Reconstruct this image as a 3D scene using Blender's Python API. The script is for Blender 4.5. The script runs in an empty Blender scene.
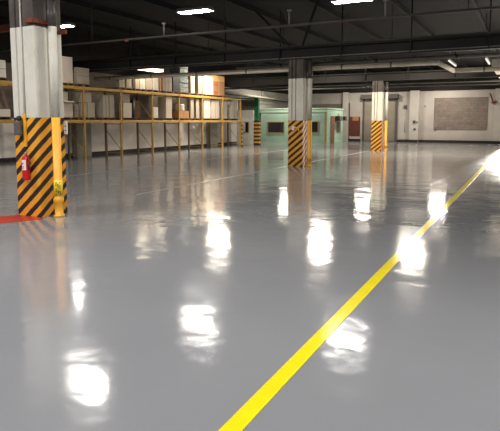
import bpy, bmesh, math, random
from mathutils import Vector, Matrix
random.seed(7)
sc = bpy.context.scene
COL = sc.collection
PI = math.pi

# ------------------------------------------------------------------ materials
def mat(name, color, rough=.6, metal=0., var=.0, vscale=4., bump=0., bscale=20., spec=.5,
        dirt=None, dirt_amt=.0, dscale=1.2):
    m = bpy.data.materials.new(name); m.use_nodes = True
    nt = m.node_tree; N = nt.nodes; L = nt.links
    b = N['Principled BSDF']
    b.inputs['Base Color'].default_value = (*color, 1)
    b.inputs['Roughness'].default_value = rough
    b.inputs['Metallic'].default_value = metal
    b.inputs['Specular IOR Level'].default_value = spec
    if var or dirt or bump:
        tc = N.new('ShaderNodeTexCoord')
    last = None
    if var:
        n = N.new('ShaderNodeTexNoise'); n.inputs['Scale'].default_value = vscale; n.inputs['Detail'].default_value = 5
        L.new(tc.outputs['Object'], n.inputs['Vector'])
        r = N.new('ShaderNodeMapRange'); r.inputs['From Min'].default_value = .3; r.inputs['From Max'].default_value = .7
        r.inputs['To Min'].default_value = 1 - var; r.inputs['To Max'].default_value = 1 + var
        L.new(n.outputs['Fac'], r.inputs['Value'])
        mx = N.new('ShaderNodeVectorMath'); mx.operation = 'SCALE'
        mx.inputs[0].default_value = color
        L.new(r.outputs[0], mx.inputs['Scale']); last = mx.outputs[0]
    if dirt:
        n2 = N.new('ShaderNodeTexNoise'); n2.inputs['Scale'].default_value = dscale; n2.inputs['Detail'].default_value = 8
        n2.inputs['Roughness'].default_value = .65
        L.new(tc.outputs['Object'], n2.inputs['Vector'])
        r2 = N.new('ShaderNodeMapRange'); r2.inputs['From Min'].default_value = .5; r2.inputs['From Max'].default_value = .75
        r2.inputs['To Max'].default_value = dirt_amt
        L.new(n2.outputs['Fac'], r2.inputs['Value'])
        mm = N.new('ShaderNodeMix'); mm.data_type = 'RGBA'
        L.new(r2.outputs[0], mm.inputs['Factor'])
        if last: L.new(last, mm.inputs['A'])
        else: mm.inputs['A'].default_value = (*color, 1)
        mm.inputs['B'].default_value = (*dirt, 1); last = mm.outputs['Result']
    if last: L.new(last, b.inputs['Base Color'])
    if bump:
        n3 = N.new('ShaderNodeTexNoise'); n3.inputs['Scale'].default_value = bscale; n3.inputs['Detail'].default_value = 4
        L.new(tc.outputs['Object'], n3.inputs['Vector'])
        bp = N.new('ShaderNodeBump'); bp.inputs['Strength'].default_value = bump; bp.inputs['Distance'].default_value = .02
        L.new(n3.outputs['Fac'], bp.inputs['Height']); L.new(bp.outputs[0], b.inputs['Normal'])
    return m

def emit(name, color, strength):
    m = bpy.data.materials.new(name); m.use_nodes = True
    nt = m.node_tree; nt.nodes.clear()
    e = nt.nodes.new('ShaderNodeEmission'); o = nt.nodes.new('ShaderNodeOutputMaterial')
    e.inputs['Color'].default_value = (*color, 1); e.inputs['Strength'].default_value = strength
    nt.links.new(e.outputs[0], o.inputs['Surface'])
    return m

def math_node(nt, op, a, b=None, c=None):
    n = nt.nodes.new('ShaderNodeMath'); n.operation = op
    for i, v in enumerate((a, b, c)):
        if v is None: continue
        if isinstance(v, (int, float)): n.inputs[i].default_value = v
        else: nt.links.new(v, n.inputs[i])
    return n.outputs[0]

def hazard(name, slope=.82, period=.24, phase=0., black=(.022, .018, .018), yellow=(.80, .36, .03)):
    """yellow and black slanting bands wrapping round a post (object coordinates)"""
    m = mat(name, yellow, rough=.45)
    nt = m.node_tree; b = nt.nodes['Principled BSDF']
    tc = nt.nodes.new('ShaderNodeTexCoord'); sp = nt.nodes.new('ShaderNodeSeparateXYZ')
    nt.links.new(tc.outputs['Object'], sp.inputs[0])
    s = math_node(nt, 'ADD', sp.outputs['X'], sp.outputs['Y'])
    v = math_node(nt, 'SUBTRACT', sp.outputs['Z'], math_node(nt, 'MULTIPLY', s, slope))
    no = nt.nodes.new('ShaderNodeTexNoise'); no.inputs['Scale'].default_value = 9
    nt.links.new(tc.outputs['Object'], no.inputs['Vector'])
    v = math_node(nt, 'ADD', v, math_node(nt, 'MULTIPLY', no.outputs['Fac'], .02))
    f = math_node(nt, 'FRACT', math_node(nt, 'ADD', math_node(nt, 'DIVIDE', v, period), phase))
    g = math_node(nt, 'LESS_THAN', f, .47)
    mx = nt.nodes.new('ShaderNodeMix'); mx.data_type = 'RGBA'
    nt.links.new(g, mx.inputs['Factor'])
    mx.inputs['A'].default_value = (*yellow, 1); mx.inputs['B'].default_value = (*black, 1)
    # scuffs
    n2 = nt.nodes.new('ShaderNodeTexNoise'); n2.inputs['Scale'].default_value = 5; n2.inputs['Detail'].default_value = 10
    n2.inputs['Roughness'].default_value = .8
    nt.links.new(tc.outputs['Object'], n2.inputs['Vector'])
    r = nt.nodes.new('ShaderNodeMapRange'); r.inputs['From Min'].default_value = .62; r.inputs['From Max'].default_value = .72
    r.inputs['To Max'].default_value = .5
    nt.links.new(n2.outputs['Fac'], r.inputs['Value'])
    m2 = nt.nodes.new('ShaderNodeMix'); m2.data_type = 'RGBA'
    nt.links.new(r.outputs[0], m2.inputs['Factor']); nt.links.new(mx.outputs['Result'], m2.inputs['A'])
    m2.inputs['B'].default_value = (.16, .13, .10, 1)
    nt.links.new(m2.outputs['Result'], b.inputs['Base Color'])
    return m

def block_mat(name, c1, c2, mortar, bw=.4, bh=.2, plane='XZ', msize=.012, rough=.9):
    m = mat(name, c1, rough=rough)
    nt = m.node_tree; b = nt.nodes['Principled BSDF']
    tc = nt.nodes.new('ShaderNodeTexCoord'); sp = nt.nodes.new('ShaderNodeSeparateXYZ'); cb = nt.nodes.new('ShaderNodeCombineXYZ')
    nt.links.new(tc.outputs['Object'], sp.inputs[0])
    nt.links.new(sp.outputs['X' if plane == 'XZ' else 'Y'], cb.inputs['X']); nt.links.new(sp.outputs['Z'], cb.inputs['Y'])
    br = nt.nodes.new('ShaderNodeTexBrick'); br.inputs['Scale'].default_value = 1
    br.inputs['Brick Width'].default_value = bw; br.inputs['Row Height'].default_value = bh
    br.inputs['Mortar Size'].default_value = msize
    br.inputs['Color1'].default_value = (*c1, 1); br.inputs['Color2'].default_value = (*c2, 1); br.inputs['Mortar'].default_value = (*mortar, 1)
    nt.links.new(cb.outputs[0], br.inputs['Vector'])
    n = nt.nodes.new('ShaderNodeTexNoise'); n.inputs['Scale'].default_value = 3.; n.inputs['Detail'].default_value = 6
    nt.links.new(tc.outputs['Object'], n.inputs['Vector'])
    r = nt.nodes.new('ShaderNodeMapRange'); r.inputs['From Min'].default_value = .3; r.inputs['From Max'].default_value = .7
    r.inputs['To Min'].default_value = .84; r.inputs['To Max'].default_value = 1.08
    nt.links.new(n.outputs['Fac'], r.inputs['Value'])
    vm = nt.nodes.new('ShaderNodeVectorMath'); vm.operation = 'SCALE'
    nt.links.new(br.outputs['Color'], vm.inputs[0]); nt.links.new(r.outputs[0], vm.inputs['Scale'])
    nt.links.new(vm.outputs[0], b.inputs['Base Color'])
    bp = nt.nodes.new('ShaderNodeBump'); bp.inputs['Strength'].default_value = .4; bp.inputs['Distance'].default_value = .01
    bp.invert = True
    nt.links.new(br.outputs['Fac'], bp.inputs['Height']); nt.links.new(bp.outputs[0], b.inputs['Normal'])
    return m

def floor_mat():
    m = mat('floor_epoxy', (.34, .335, .35), rough=.13)
    nt = m.node_tree; N = nt.nodes; L = nt.links; b = N['Principled BSDF']
    b.inputs['IOR'].default_value = 1.95
    tc = N.new('ShaderNodeTexCoord')
    # faint roller variation in the coating
    n = N.new('ShaderNodeTexNoise'); n.inputs['Scale'].default_value = .35; n.inputs['Detail'].default_value = 6
    L.new(tc.outputs['Object'], n.inputs['Vector'])
    r = N.new('ShaderNodeMapRange'); r.inputs['From Min'].default_value = .3; r.inputs['From Max'].default_value = .7
    r.inputs['To Min'].default_value = .94; r.inputs['To Max'].default_value = 1.05
    L.new(n.outputs['Fac'], r.inputs['Value'])
    vm = N.new('ShaderNodeVectorMath'); vm.operation = 'SCALE'; vm.inputs[0].default_value = FLOOR_RGB
    L.new(r.outputs[0], vm.inputs['Scale'])
    # slab joints ghosting through: every 5.95 m
    sp = N.new('ShaderNodeSeparateXYZ'); L.new(tc.outputs['Object'], sp.inputs[0])
    def joint(o, off, per, w):
        f = math_node(nt, 'FRACT', math_node(nt, 'DIVIDE', math_node(nt, 'ADD', o, off), per))
        d = math_node(nt, 'ABSOLUTE', math_node(nt, 'SUBTRACT', f, .5))
        return math_node(nt, 'LESS_THAN', d, w / per)
    j = joint(sp.outputs['Y'], 100 - 12.4 + 2.98 + 5.96 * 2.1, 5.96, .008)
    jj = math_node(nt, 'MULTIPLY', j, .16)
    mx = N.new('ShaderNodeMix'); mx.data_type = 'RGBA'
    L.new(jj, mx.inputs['Factor']); L.new(vm.outputs[0], mx.inputs['A']); mx.inputs['B'].default_value = (.1, .1, .1, 1)
    L.new(mx.outputs['Result'], b.inputs['Base Color'])
    # gloss varies slightly
    n2 = N.new('ShaderNodeTexNoise'); n2.inputs['Scale'].default_value = .8; n2.inputs['Detail'].default_value = 5
    L.new(tc.outputs['Object'], n2.inputs['Vector'])
    r2 = N.new('ShaderNodeMapRange'); r2.inputs['From Min'].default_value = .3; r2.inputs['From Max'].default_value = .7
    r2.inputs['To Min'].default_value = ROUGH[0]; r2.inputs['To Max'].default_value = ROUGH[1]
    L.new(n2.outputs['Fac'], r2.inputs['Value']); L.new(r2.outputs[0], b.inputs['Roughness'])
    # hand-trowelled undulation
    n3 = N.new('ShaderNodeTexNoise'); n3.inputs['Scale'].default_value = 1.3; n3.inputs['Detail'].default_value = 3
    L.new(tc.outputs['Object'], n3.inputs['Vector'])
    n4 = N.new('ShaderNodeTexNoise'); n4.inputs['Scale'].default_value = 7.; n4.inputs['Detail'].default_value = 2
    L.new(tc.outputs['Object'], n4.inputs['Vector'])
    h = math_node(nt, 'ADD', math_node(nt, 'MULTIPLY', n3.outputs['Fac'], BUMP[0]), math_node(nt, 'MULTIPLY', n4.outputs['Fac'], BUMP[1]))
    bp = N.new('ShaderNodeBump'); bp.inputs['Strength'].default_value = 1; bp.inputs['Distance'].default_value = 1.
    L.new(h, bp.inputs['Height']); L.new(bp.outputs[0], b.inputs['Normal'])
    return m
FLOOR_RGB = (.222, .227, .236); ROUGH = (.09, .14); BUMP = (.012, .0009)

M = {}
M['floor'] = floor_mat()
M['line'] = mat('line_paint_yellow', (.74, .61, .01), rough=.13, var=.06, vscale=6)
M['pale'] = mat('line_paint_pale', (.275, .27, .26), rough=.3)
M['red'] = mat('floor_red', (.42, .035, .02), rough=.3, var=.15)
M['ceil'] = mat('ceiling_dark', (.0045, .0033, .0028), rough=.95, var=.3, vscale=1.)
M['steel'] = mat('beam_steel', (.008, .006, .0048), rough=.8, var=.35, vscale=1.6)
M['steel2'] = mat('joist_steel', (.007, .0055, .0048), rough=.85, var=.3, vscale=2)
M['upper'] = mat('upper_wall_dark', (.018, .014, .012), rough=.95, var=.3, vscale=.8)
M['wall'] = mat('wall_white', (.45, .415, .38), rough=.8, var=.06, vscale=1.2, dirt=(.33, .28, .24), dirt_amt=.45, dscale=.9)
M['walllit'] = mat('wall_lit', (.86, .80, .72), rough=.8, var=.05)  # white wall under the rack, lightened to make up for missing light
M['wallshade'] = mat('wall_shaded', (.17, .14, .115), rough=.9, var=.15, vscale=1.)  # wall behind the shelves, its shadow put into the colour
M['pil'] = mat('pilaster_white', (.52, .485, .44), rough=.8, var=.05, vscale=1.5, dirt=(.35, .3, .26), dirt_amt=.3)
M['pilg'] = mat('pilaster_grey', (.30, .30, .25), rough=.8, var=.1, vscale=2)
M['base'] = mat('base_black', (.018, .015, .014), rough=.7)
M['block'] = block_mat('block_taupe', (.24, .195, .165), (.19, .155, .13), (.16, .13, .11), .4, .2)
M['blockgrey'] = block_mat('block_grey', (.20, .18, .15), (.16, .145, .125), (.13, .12, .1), .4, .2)
M['white'] = mat('column_white', (.60, .58, .50), rough=.75, var=.07, vscale=2.5, dirt=(.34, .31, .26), dirt_amt=.35, dscale=2)
M['bare'] = mat('bare_concrete', (.08, .066, .057), rough=.9, var=.35, vscale=2.2, bump=.3)
M['haz'] = hazard('hazard_bands')
M['haz2'] = hazard('hazard_bands_flat', slope=0., period=.27, yellow=(.62, .33, .06))
M['yel'] = mat('pipe_yellow', (.82, .40, .03), rough=.45, var=.08, vscale=5)
M['yelt'] = mat('tape_yellow', (.88, .62, .03), rough=.4)
M['rackyel'] = mat('rack_yellow', (.50, .29, .045), rough=.5, var=.2, vscale=3, dirt=(.16, .09, .03), dirt_amt=.5, dscale=3)
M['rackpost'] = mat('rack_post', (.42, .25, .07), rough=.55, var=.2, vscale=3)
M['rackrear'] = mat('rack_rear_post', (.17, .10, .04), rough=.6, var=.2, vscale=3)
M['rust'] = mat('rust_red', (.15, .038, .016), rough=.85, var=.3, vscale=4)
M['wood'] = mat('pallet_wood', (.16, .085, .045), rough=.85, var=.35, vscale=7)
M['plank'] = mat('plank_wood', (.28, .17, .11), rough=.8, var=.25, vscale=6)
M['duct'] = mat('duct_cream', (.84, .74, .60), rough=.6, var=.12, vscale=2, dirt=(.75, .70, .62), dirt_amt=.8, dscale=.8)
M['pipe'] = mat('pipe_grey', (.17, .155, .145), rough=.5, metal=.2, var=.15)
M['pipedk'] = mat('pipe_dark', (.06, .052, .047), rough=.5, metal=.3, var=.2)
M['black'] = mat('black_rubber', (.012, .012, .014), rough=.5)
M['dkgrey'] = mat('box_grey', (.10, .085, .08), rough=.6, var=.3, vscale=20)
M['redgloss'] = mat('extinguisher_red', (.55, .012, .018), rough=.25)
M['paper'] = mat('label_white', (.75, .72, .70), rough=.6)
M['ink'] = mat('ink_black', (.02, .02, .02), rough=.6)
M['brass'] = mat('valve_metal', (.5, .42, .3), rough=.35, metal=.8)
M['green'] = mat('portal_green', (.015, .20, .085), rough=.5, var=.1)
M['mint'] = mat('office_mint', (.38, .56, .44), rough=.7, var=.05, vscale=1.2)
M['mintl'] = mat('office_mint_trim', (.42, .60, .46), rough=.6)
M['tan'] = mat('tan_trim', (.42, .27, .11), rough=.6)
M['glassdk'] = mat('dark_glass', (.015, .015, .02), rough=.08)
M['shade'] = mat('window_blind', (.10, .095, .09), rough=.6)
M['door'] = mat('door_brown', (.26, .10, .055), rough=.55, var=.15)
M['maroon'] = mat('maroon_panel', (.12, .032, .022), rough=.6, var=.15)
M['orange'] = mat('orange_board', (.42, .17, .06), rough=.6)
M['shutter'] = mat('shutter_taupe', (.30, .26, .21), rough=.65, metal=.1, var=.08, vscale=2)
M['shutdk'] = mat('shutter_frame', (.09, .075, .065), rough=.7)
M['panelw'] = mat('partition_white', (.80, .80, .72), rough=.7, var=.05)
M['alum'] = mat('fixture_housing', (.35, .34, .33), rough=.5, metal=.3)
M['ac'] = mat('ac_dark', (.05, .05, .05), rough=.5)
M['outside'] = mat('outside_concrete', (.45, .43, .4), rough=.9)
C = {
 'cream': mat('carton_cream', (.58, .49, .40), rough=.8, var=.05, vscale=3),
 'beige': mat('carton_beige', (.40, .34, .26), rough=.85, var=.07, vscale=3),
 'taupe': mat('carton_taupe', (.29, .235, .185), rough=.85, var=.1, vscale=3),
 'white': mat('carton_white', (.72, .66, .56), rough=.7, var=.04, vscale=3),
 'grey': mat('carton_grey', (.30, .27, .23), rough=.8, var=.08, vscale=3),
 'kraft': mat('carton_kraft', (.40, .20, .085), rough=.85, var=.08, vscale=4),
 'brown': mat('carton_brown', (.20, .105, .055), rough=.85, var=.1, vscale=4),
 'amber': mat('carton_amber', (.62, .36, .13), rough=.85, var=.06, vscale=4),
 'seam': mat('carton_seam', (.14, .10, .07), rough=.9),
 'tape': mat('carton_tape', (.46, .34, .2), rough=.4),
 'redink': mat('carton_red_print', (.50, .06, .03), rough=.8),
 'wrap': mat('plastic_wrap', (.16, .18, .17), rough=.12, bump=.9, bscale=9, var=.5, vscale=7),
 'dark': mat('dark_goods', (.025, .027, .03), rough=.5),
}

# ------------------------------------------------------------------ mesh helpers
class MB:
    def __init__(s): s.bm = bmesh.new(); s.mi = 0
    def box(s, x0, x1, y0, y1, z0, z1, bev=0., rot=None, piv=None):
        r = bmesh.ops.create_cube(s.bm, size=1)
        vs = r['verts']
        bmesh.ops.scale(s.bm, vec=(abs(x1-x0), abs(y1-y0), abs(z1-z0)), verts=vs)
        bmesh.ops.translate(s.bm, vec=((x0+x1)/2, (y0+y1)/2, (z0+z1)/2), verts=vs)
        fs = list({f for v in vs for f in v.link_faces})
        for f in fs: f.material_index = s.mi
        if rot is not None:
            bmesh.ops.rotate(s.bm, cent=piv or ((x0+x1)/2, (y0+y1)/2, (z0+z1)/2), matrix=rot, verts=vs)
        if bev:
            es = list({e for v in vs for e in v.link_edges})
            r = bmesh.ops.bevel(s.bm, geom=es, offset=bev, segments=1, affect='EDGES', profile=.5)
            for f in r['faces']: f.material_index = s.mi
        return s
    def tube(s, p0, p1, r0, r1=None, n=16, caps=True):
        p0, p1 = Vector(p0), Vector(p1); d = p1 - p0
        r = bmesh.ops.create_cone(s.bm, cap_ends=caps, segments=n, radius1=r0, radius2=r0 if r1 is None else r1, depth=d.length)
        vs = r['verts']
        q = d.to_track_quat('Z', 'Y').to_matrix()
        bmesh.ops.rotate(s.bm, cent=(0, 0, 0), matrix=q, verts=vs)
        bmesh.ops.translate(s.bm, vec=(p0+p1)/2, verts=vs)
        for f in {f for v in vs for f in v.link_faces}:
            f.material_index = s.mi; f.smooth = len(f.verts) == 4
        return s
    def path(s, pts, r, n=14):
        for a, b in zip(pts, pts[1:]): s.tube(a, b, r, n=n)
        for p in pts[1:-1]:
            q = bmesh.ops.create_uvsphere(s.bm, u_segments=n, v_segments=8, radius=r*1.02)
            bmesh.ops.translate(s.bm, vec=p, verts=q['verts'])
            for f in {f for v in q['verts'] for f in v.link_faces}: f.material_index = s.mi; f.smooth = True
        return s
    def bar(s, p0, p1, w, h=None):
        p0, p1 = Vector(p0), Vector(p1); d = p1 - p0
        r = bmesh.ops.create_cube(s.bm, size=1); vs = r['verts']
        bmesh.ops.scale(s.bm, vec=(w, h or w, d.length), verts=vs)
        bmesh.ops.rotate(s.bm, cent=(0, 0, 0), matrix=d.to_track_quat('Z', 'Y').to_matrix(), verts=vs)
        bmesh.ops.translate(s.bm, vec=(p0+p1)/2, verts=vs)
        for f in {f for v in vs for f in v.link_faces}: f.material_index = s.mi
        return s
    def lathe(s, cx, cy, prof, n=20):
        rings = []
        for r, z in prof:
            rings.append([s.bm.verts.new((cx + r*math.cos(2*PI*k/n), cy + r*math.sin(2*PI*k/n), z)) for k in range(n)])
        for a, b in zip(rings, rings[1:]):
            for k in range(n):
                f = s.bm.faces.new((a[k], a[(k+1) % n], b[(k+1) % n], b[k])); f.smooth = True; f.material_index = s.mi
        f = s.bm.faces.new(list(reversed(rings[0]))); f.material_index = s.mi
        f = s.bm.faces.new(rings[-1]); f.material_index = s.mi
        return s
    def prism(s, pts, z0, z1):
        a = [s.bm.verts.new((x, y, z0)) for x, y in pts]; b = [s.bm.verts.new((x, y, z1)) for x, y in pts]
        n = len(pts)
        fs = [s.bm.faces.new(list(reversed(a))), s.bm.faces.new(b)]
        for k in range(n): fs.append(s.bm.faces.new((a[k], a[(k+1) % n], b[(k+1) % n], b[k])))
        for f in fs: f.material_index = s.mi
        return s
    def build(s, name, mats, parent=None, origin=None):
        """mesh with its origin at `origin` (world) or at its parent's origin"""
        if not isinstance(mats, (list, tuple)): mats = [mats]
        o0 = Vector(origin) if origin is not None else (parent_origin(parent) if parent else None)
        if o0 is None:
            vs = [v.co for v in s.bm.verts]
            o0 = Vector(((min(v.x for v in vs)+max(v.x for v in vs))/2, (min(v.y for v in vs)+max(v.y for v in vs))/2, min(v.z for v in vs)))
        bmesh.ops.recalc_face_normals(s.bm, faces=s.bm.faces)
        bmesh.ops.translate(s.bm, vec=-o0, verts=s.bm.verts)
        me = bpy.data.meshes.new(name); s.bm.to_mesh(me); s.bm.free()
        for m in mats: me.materials.append(m)
        o = bpy.data.objects.new(name, me); COL.objects.link(o)
        if parent:
            o.parent = parent; o.location = o0 - parent_origin(parent)
        else: o.location = o0
        return o
def build_each(b, name, mats, parent=None):
    """every loose piece of the mesh becomes an object of its own"""
    left = set(b.bm.faces); out = []
    while left:
        f = left.pop(); grp = {f}; st = [f]
        while st:
            g = st.pop()
            for v in g.verts:
                for h in v.link_faces:
                    if h in left: left.discard(h); grp.add(h); st.append(h)
        nb = MB(); vm = {}
        for g in grp:
            vv = []
            for v in g.verts:
                if v not in vm: vm[v] = nb.bm.verts.new(v.co)
                vv.append(vm[v])
            nf = nb.bm.faces.new(vv); nf.smooth = g.smooth; nf.material_index = g.material_index
        out.append(nb)
    b.bm.free()
    return [q.build(name, mats, parent) for q in out]
def parent_origin(p):
    v = Vector((0, 0, 0))
    while p: v += p.location; p = p.parent
    return v
def thing(name, loc, label, cat, group=None):
    o = bpy.data.objects.new(name, None); COL.objects.link(o); o.location = loc
    o.empty_display_size = .2
    return tag(o, label, cat, group)
def tag(o, label, cat, group=None, kind=None):
    if label: o['label'] = label
    if cat: o['category'] = cat
    if group: o['group'] = group
    if kind: o['kind'] = kind
    return o
def struct(o): o['kind'] = 'structure'; return o
def copy_tree(o, parent=None):
    c = o.copy(); COL.objects.link(c)
    if parent: c.parent = parent
    for ch in list(o.children): copy_tree(ch, c)
    return c

# ------------------------------------------------------------------ the camera
F = 530.; HOR = 121.; CY = 177.; CH = 1.7
pitch = math.atan((CY-HOR)/F); YAW = math.radians(27.5477)
def ray(x, y):
    a = (x-250)/F; b = (CY-y)/F
    v = (a, math.cos(pitch)+b*math.sin(pitch), -math.sin(pitch)+b*math.cos(pitch))
    c, s = math.cos(YAW), math.sin(YAW)
    return Vector((c*v[0]-s*v[1], s*v[0]+c*v[1], v[2]))
def on_x(x, y, X):          # where the sight line through a photo point meets the plane X
    r = ray(x, y); return r*(X/r.x) + Vector((0, 0, CH))
def on_y(x, y, Y):
    r = ray(x, y); return r*(Y/r.y) + Vector((0, 0, CH))
cam = bpy.data.cameras.new('camera'); co = bpy.data.objects.new('camera', cam); COL.objects.link(co)
cam.sensor_fit = 'HORIZONTAL'; cam.sensor_width = 36; cam.lens = 36*F/500
cam.shift_y = (CY - 215.5)/500
co.location = (0, 0, CH); co.rotation_euler = (PI/2 - pitch, 0, YAW)
cam.clip_end = 200
sc.camera = co

# ------------------------------------------------------------------ room
XL, XR, Y0, Y1, ZC = -19.2, 9., -7., 44., 5.8
ZW = 4.1                                                     # top of the white paint
struct(MB().box(XL-.3, XR+.3, Y0-.3, Y1+.3, -.2, 0).build('floor', M['floor'], origin=(0, 0, 0)))
struct(MB().box(XL-.3, XR+.3, Y0-.3, Y1+.3, ZC, ZC+.2).build('ceiling', M['ceil']))
b = MB(); b.box(XL-.3, XL, 31.6, Y1, 0, ZW); b.mi = 3; b.box(XL-.3, XL, Y0, 31.6, 0, 1.8)
b.mi = 1; b.box(XL-.3, XL, Y0, Y1, ZW, ZC); b.mi = 2; b.box(XL-.3, XL, Y0, 31.6, 1.8, ZW)
struct(b.build('wall_left', [M['wall'], M['upper'], M['wallshade'], M['walllit']], origin=(XL, 0, 0)))
b = MB(); b.box(XR, XR+.3, Y0, Y1, 0, ZW); b.mi = 1; b.box(XR, XR+.3, Y0, Y1, ZW, ZC)
struct(b.build('wall_right', [M['wall'], M['upper']], origin=(XR, 0, 0)))
b = MB(); b.box(XL-.3, XR+.3, Y0-.3, Y0, 0, ZW); b.mi = 1; b.box(XL-.3, XR+.3, Y0-.3, Y0, ZW, ZC)
struct(b.build('wall_back', [M['wall'], M['upper']], origin=(0, Y0, 0)))
# far wall with an open loading door at its right end
DX0, DX1, DZ = -1.15, 3.6, 3.5
b = MB(); b.box(XL-.3, DX0, Y1, Y1+.3, 0, ZW); b.box(DX1, XR+.3, Y1, Y1+.3, 0, ZW); b.box(DX0, DX1, Y1, Y1+.3, DZ, ZW)
b.mi = 1; b.box(XL-.3, XR+.3, Y1, Y1+.3, ZW, ZC)
struct(b.build('wall_far', [M['wall'], M['upper']], origin=(0, Y1, 0)))
struct(MB().box(-14, 16, Y1+.3, Y1+20, -.2, -.02).build('ground', M['outside']))
# a thin concrete cornice line where the far wall paint stops
struct(MB().box(XL, XR, Y1-.06, Y1, ZW-.04, ZW+.12).build('trim_1', M['steel2']))
# pilasters
pn = 2
for k, (x0, x1) in enumerate(((-13.95, -13.5), (-8.42, -7.72), (-2.25, -1.45))):
    struct(MB().box(x0, x1, Y1-.3, Y1, 0, ZW).build('trim_%d' % pn, M['pil'])); pn += 1
for y in (7.0, 18.95, 30.9):
    struct(MB().box(XL, XL+.32, y-.48, y+.48, 0, 1.8).build('trim_%d' % pn, M['pilg'])); pn += 1
# skirting
struct(MB().box(XL, XL+.05, Y0, Y1-.5, 0, .17).build('baseboard_left', M['base']))
b = MB()
for x0, x1 in ((-13.5, -12.45), (-9.38, -8.42), (-7.72, -2.25), (-1.45, -1.15)): b.box(x0, x1, Y1-.07, Y1, 0, .2)
b.box(-8.42, -7.72, Y1-.36, Y1-.3, 0, .2); b.box(-2.25, -1.45, Y1-.36, Y1-.3, 0, .2)
struct(b.build('baseboard_far', M['base']))
# bricked up opening, shallow joint round it
struct(MB().box(-6.6, -2.72, Y1-.03, Y1+.02, 1.02, 3.5).build('trim_%d' % pn, M['block'])); pn += 1
struct(MB().box(-19., -14.1, Y1-.03, Y1+.02, 2.3, 3.15).build('trim_%d' % pn, M['blockgrey'])); pn += 1
# grey block wall over the partition door
# roof: deep beams over the columns, joists between them
for k, y in enumerate((-5.4, 6.8, 18.6, 30.4)):
    b = MB(); b.box(XL, XR, y-.15, y+.15, 3.95, 4.0); b.box(XL, XR, y-.04, y+.04, 4.0, 4.36); b.box(XL, XR, y-.15, y+.15, 4.36, 4.42)
    for q in range(12): b.box(XL+1.2+q*2.4-.02, XL+1.2+q*2.4+.02, y-.02, y+.02, 4.42, ZC)
    x = XL + 1.2
    while x < XR:
        b.box(x-.02, x+.02, y-.15, y+.15, 4.0, 4.36); x += 2.4
    struct(b.build('trim_%d' % pn, M['steel'])); pn += 1
b = MB(); x = XL + .6
while x < XR:
    b.box(x-.04, x+.04, Y0, Y1, ZC-.18, ZC); x += 2.4
struct(b.build('trim_%d' % pn, M['steel2'])); pn += 1

# ------------------------------------------------------------------ floor markings
def marking(name, pts, m, label, cat, h=.004):
    return tag(MB().prism(pts, 0, h).build(name, m), label, cat)
marking('floor_line', [(-1.43, .8), (-1.315, .8), (-1.315, 43.9), (-1.43, 43.9)], M['line'],
        'long bright yellow line painted across the glossy grey floor', 'floor marking')
for y0, y1 in ((9.6, 18.2), (19.2, 30.)):
    near = y0 < 10
    marking('floor_line', [(-8.0, y0), (-7.93, y0), (-7.93, y1), (-8.0, y1)], M['pale'],
        'thin pale floor line from the left striped column to the middle one' if near else
        'thin pale floor line from the middle striped column to the far right one', 'floor marking', .003)
marking('floor_line', [(-12.6, 8.), (-12.53, 8.), (-12.53, 30), (-12.6, 30)], M['pale'],
        'thin pale floor line running parallel to the pallet racking', 'floor marking', .003)
marking('floor_marking', [(-8.9, 5.55), (-7.72, 5.72), (-7.42, 6.36), (-7.47, 6.50), (-8.14, 6.50), (-8.3, 6.25), (-8.9, 6.25)], M['red'],
        'red painted patch on the floor at the foot of the left striped column', 'floor marking', .003)

# ------------------------------------------------------------------ columns
CW, CD = .59, .60                                            # width along X, depth along Y
def profile(w, d, g=.05):
    # front face toward -Y with two grooves, right face toward +X with one
    return [(0, 0), (.21*w, 0), (.225*w, g), (.265*w, g), (.28*w, 0), (.46*w, 0), (.475*w, g), (.52*w, g), (.535*w, 0), (w, 0),
            (w, .46*d), (w-g, .48*d), (w-g, .56*d), (w, .58*d), (w, d), (0, d)]
def column(x, y, label, pos, zt, zs, detail):
    t = thing('support_column', (x, y, 0), label, 'column', 'striped support columns')
    P = [(x+a, y+b) for a, b in profile(CW, CD)]
    Q = [(x+a, y+b) for a, b in profile(CW, CD, .012)]
    tag(MB().prism(Q, 0, zs).build('striped_base', M['haz'], t), 'yellow and black striped lower part', None)
    tag(MB().prism(P, zs, zt).build('painted_shaft', M['white'], t), 'off-white painted middle part', None)
    tag(MB().prism(P, zt, 3.95).build('bare_head', M['bare'], t), 'bare brown-grey top part', None)
    return t
def pipe(x, y, label, r, zs, zt, tape):
    t = thing('drain_pipe', (x, y, 0), label, 'pipe', 'drain pipes beside the striped columns')
    b = MB(); b.lathe(x, y, [(r*1.3, 0), (r*1.3, .025), (r*.98, .04), (r*.98, .24), (r*1.2, .26), (r*1.2, .33), (r, .35), (r, zs)])
    tag(b.build('lower_pipe', M['yel'], t), 'yellow painted lower pipe', None)
    tag(MB().lathe(x, y, [(r*.97, zs), (r*.97, zt)]).build('upper_pipe', M['white'], t), 'off-white upper pipe', None)
    b = MB(); b.lathe(x, y, [(r*.97, zt), (r*.97, zt+.12), (r*1.15, zt+.14), (r*1.15, zt+.26), (r*.97, zt+.28), (r*.97, 3.93)])
    tag(b.build('pipe_head', M['pipedk'], t), 'dark unpainted pipe top', None)
    if tape:
        k = MB().lathe(x, y, [(r*1.04, .37), (r*1.04, .66)]).build('tape_label', M['yelt'], t)
        b = MB()
        for q in range(9):
            z = .40 + q*.026
            for s, w in ((-.03, .018), (.0, .022), (.03, .014)):
                ang = -.80 + s*14
                px, py = x + r*1.05*math.cos(ang), y + r*1.05*math.sin(ang)
                if (q*7+int(s*100)) % 4: b.box(px-w/2, px+w/2, py-.007, py+.007, z, z+.014)
        b.build('lettering', M['ink'], k)
    return t
ZS = 1.76; ZT = 3.32
column(-8.145, 6.5, 'nearest striped column, at the left with the red extinguisher', 'left', ZT, ZS, True)
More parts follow.
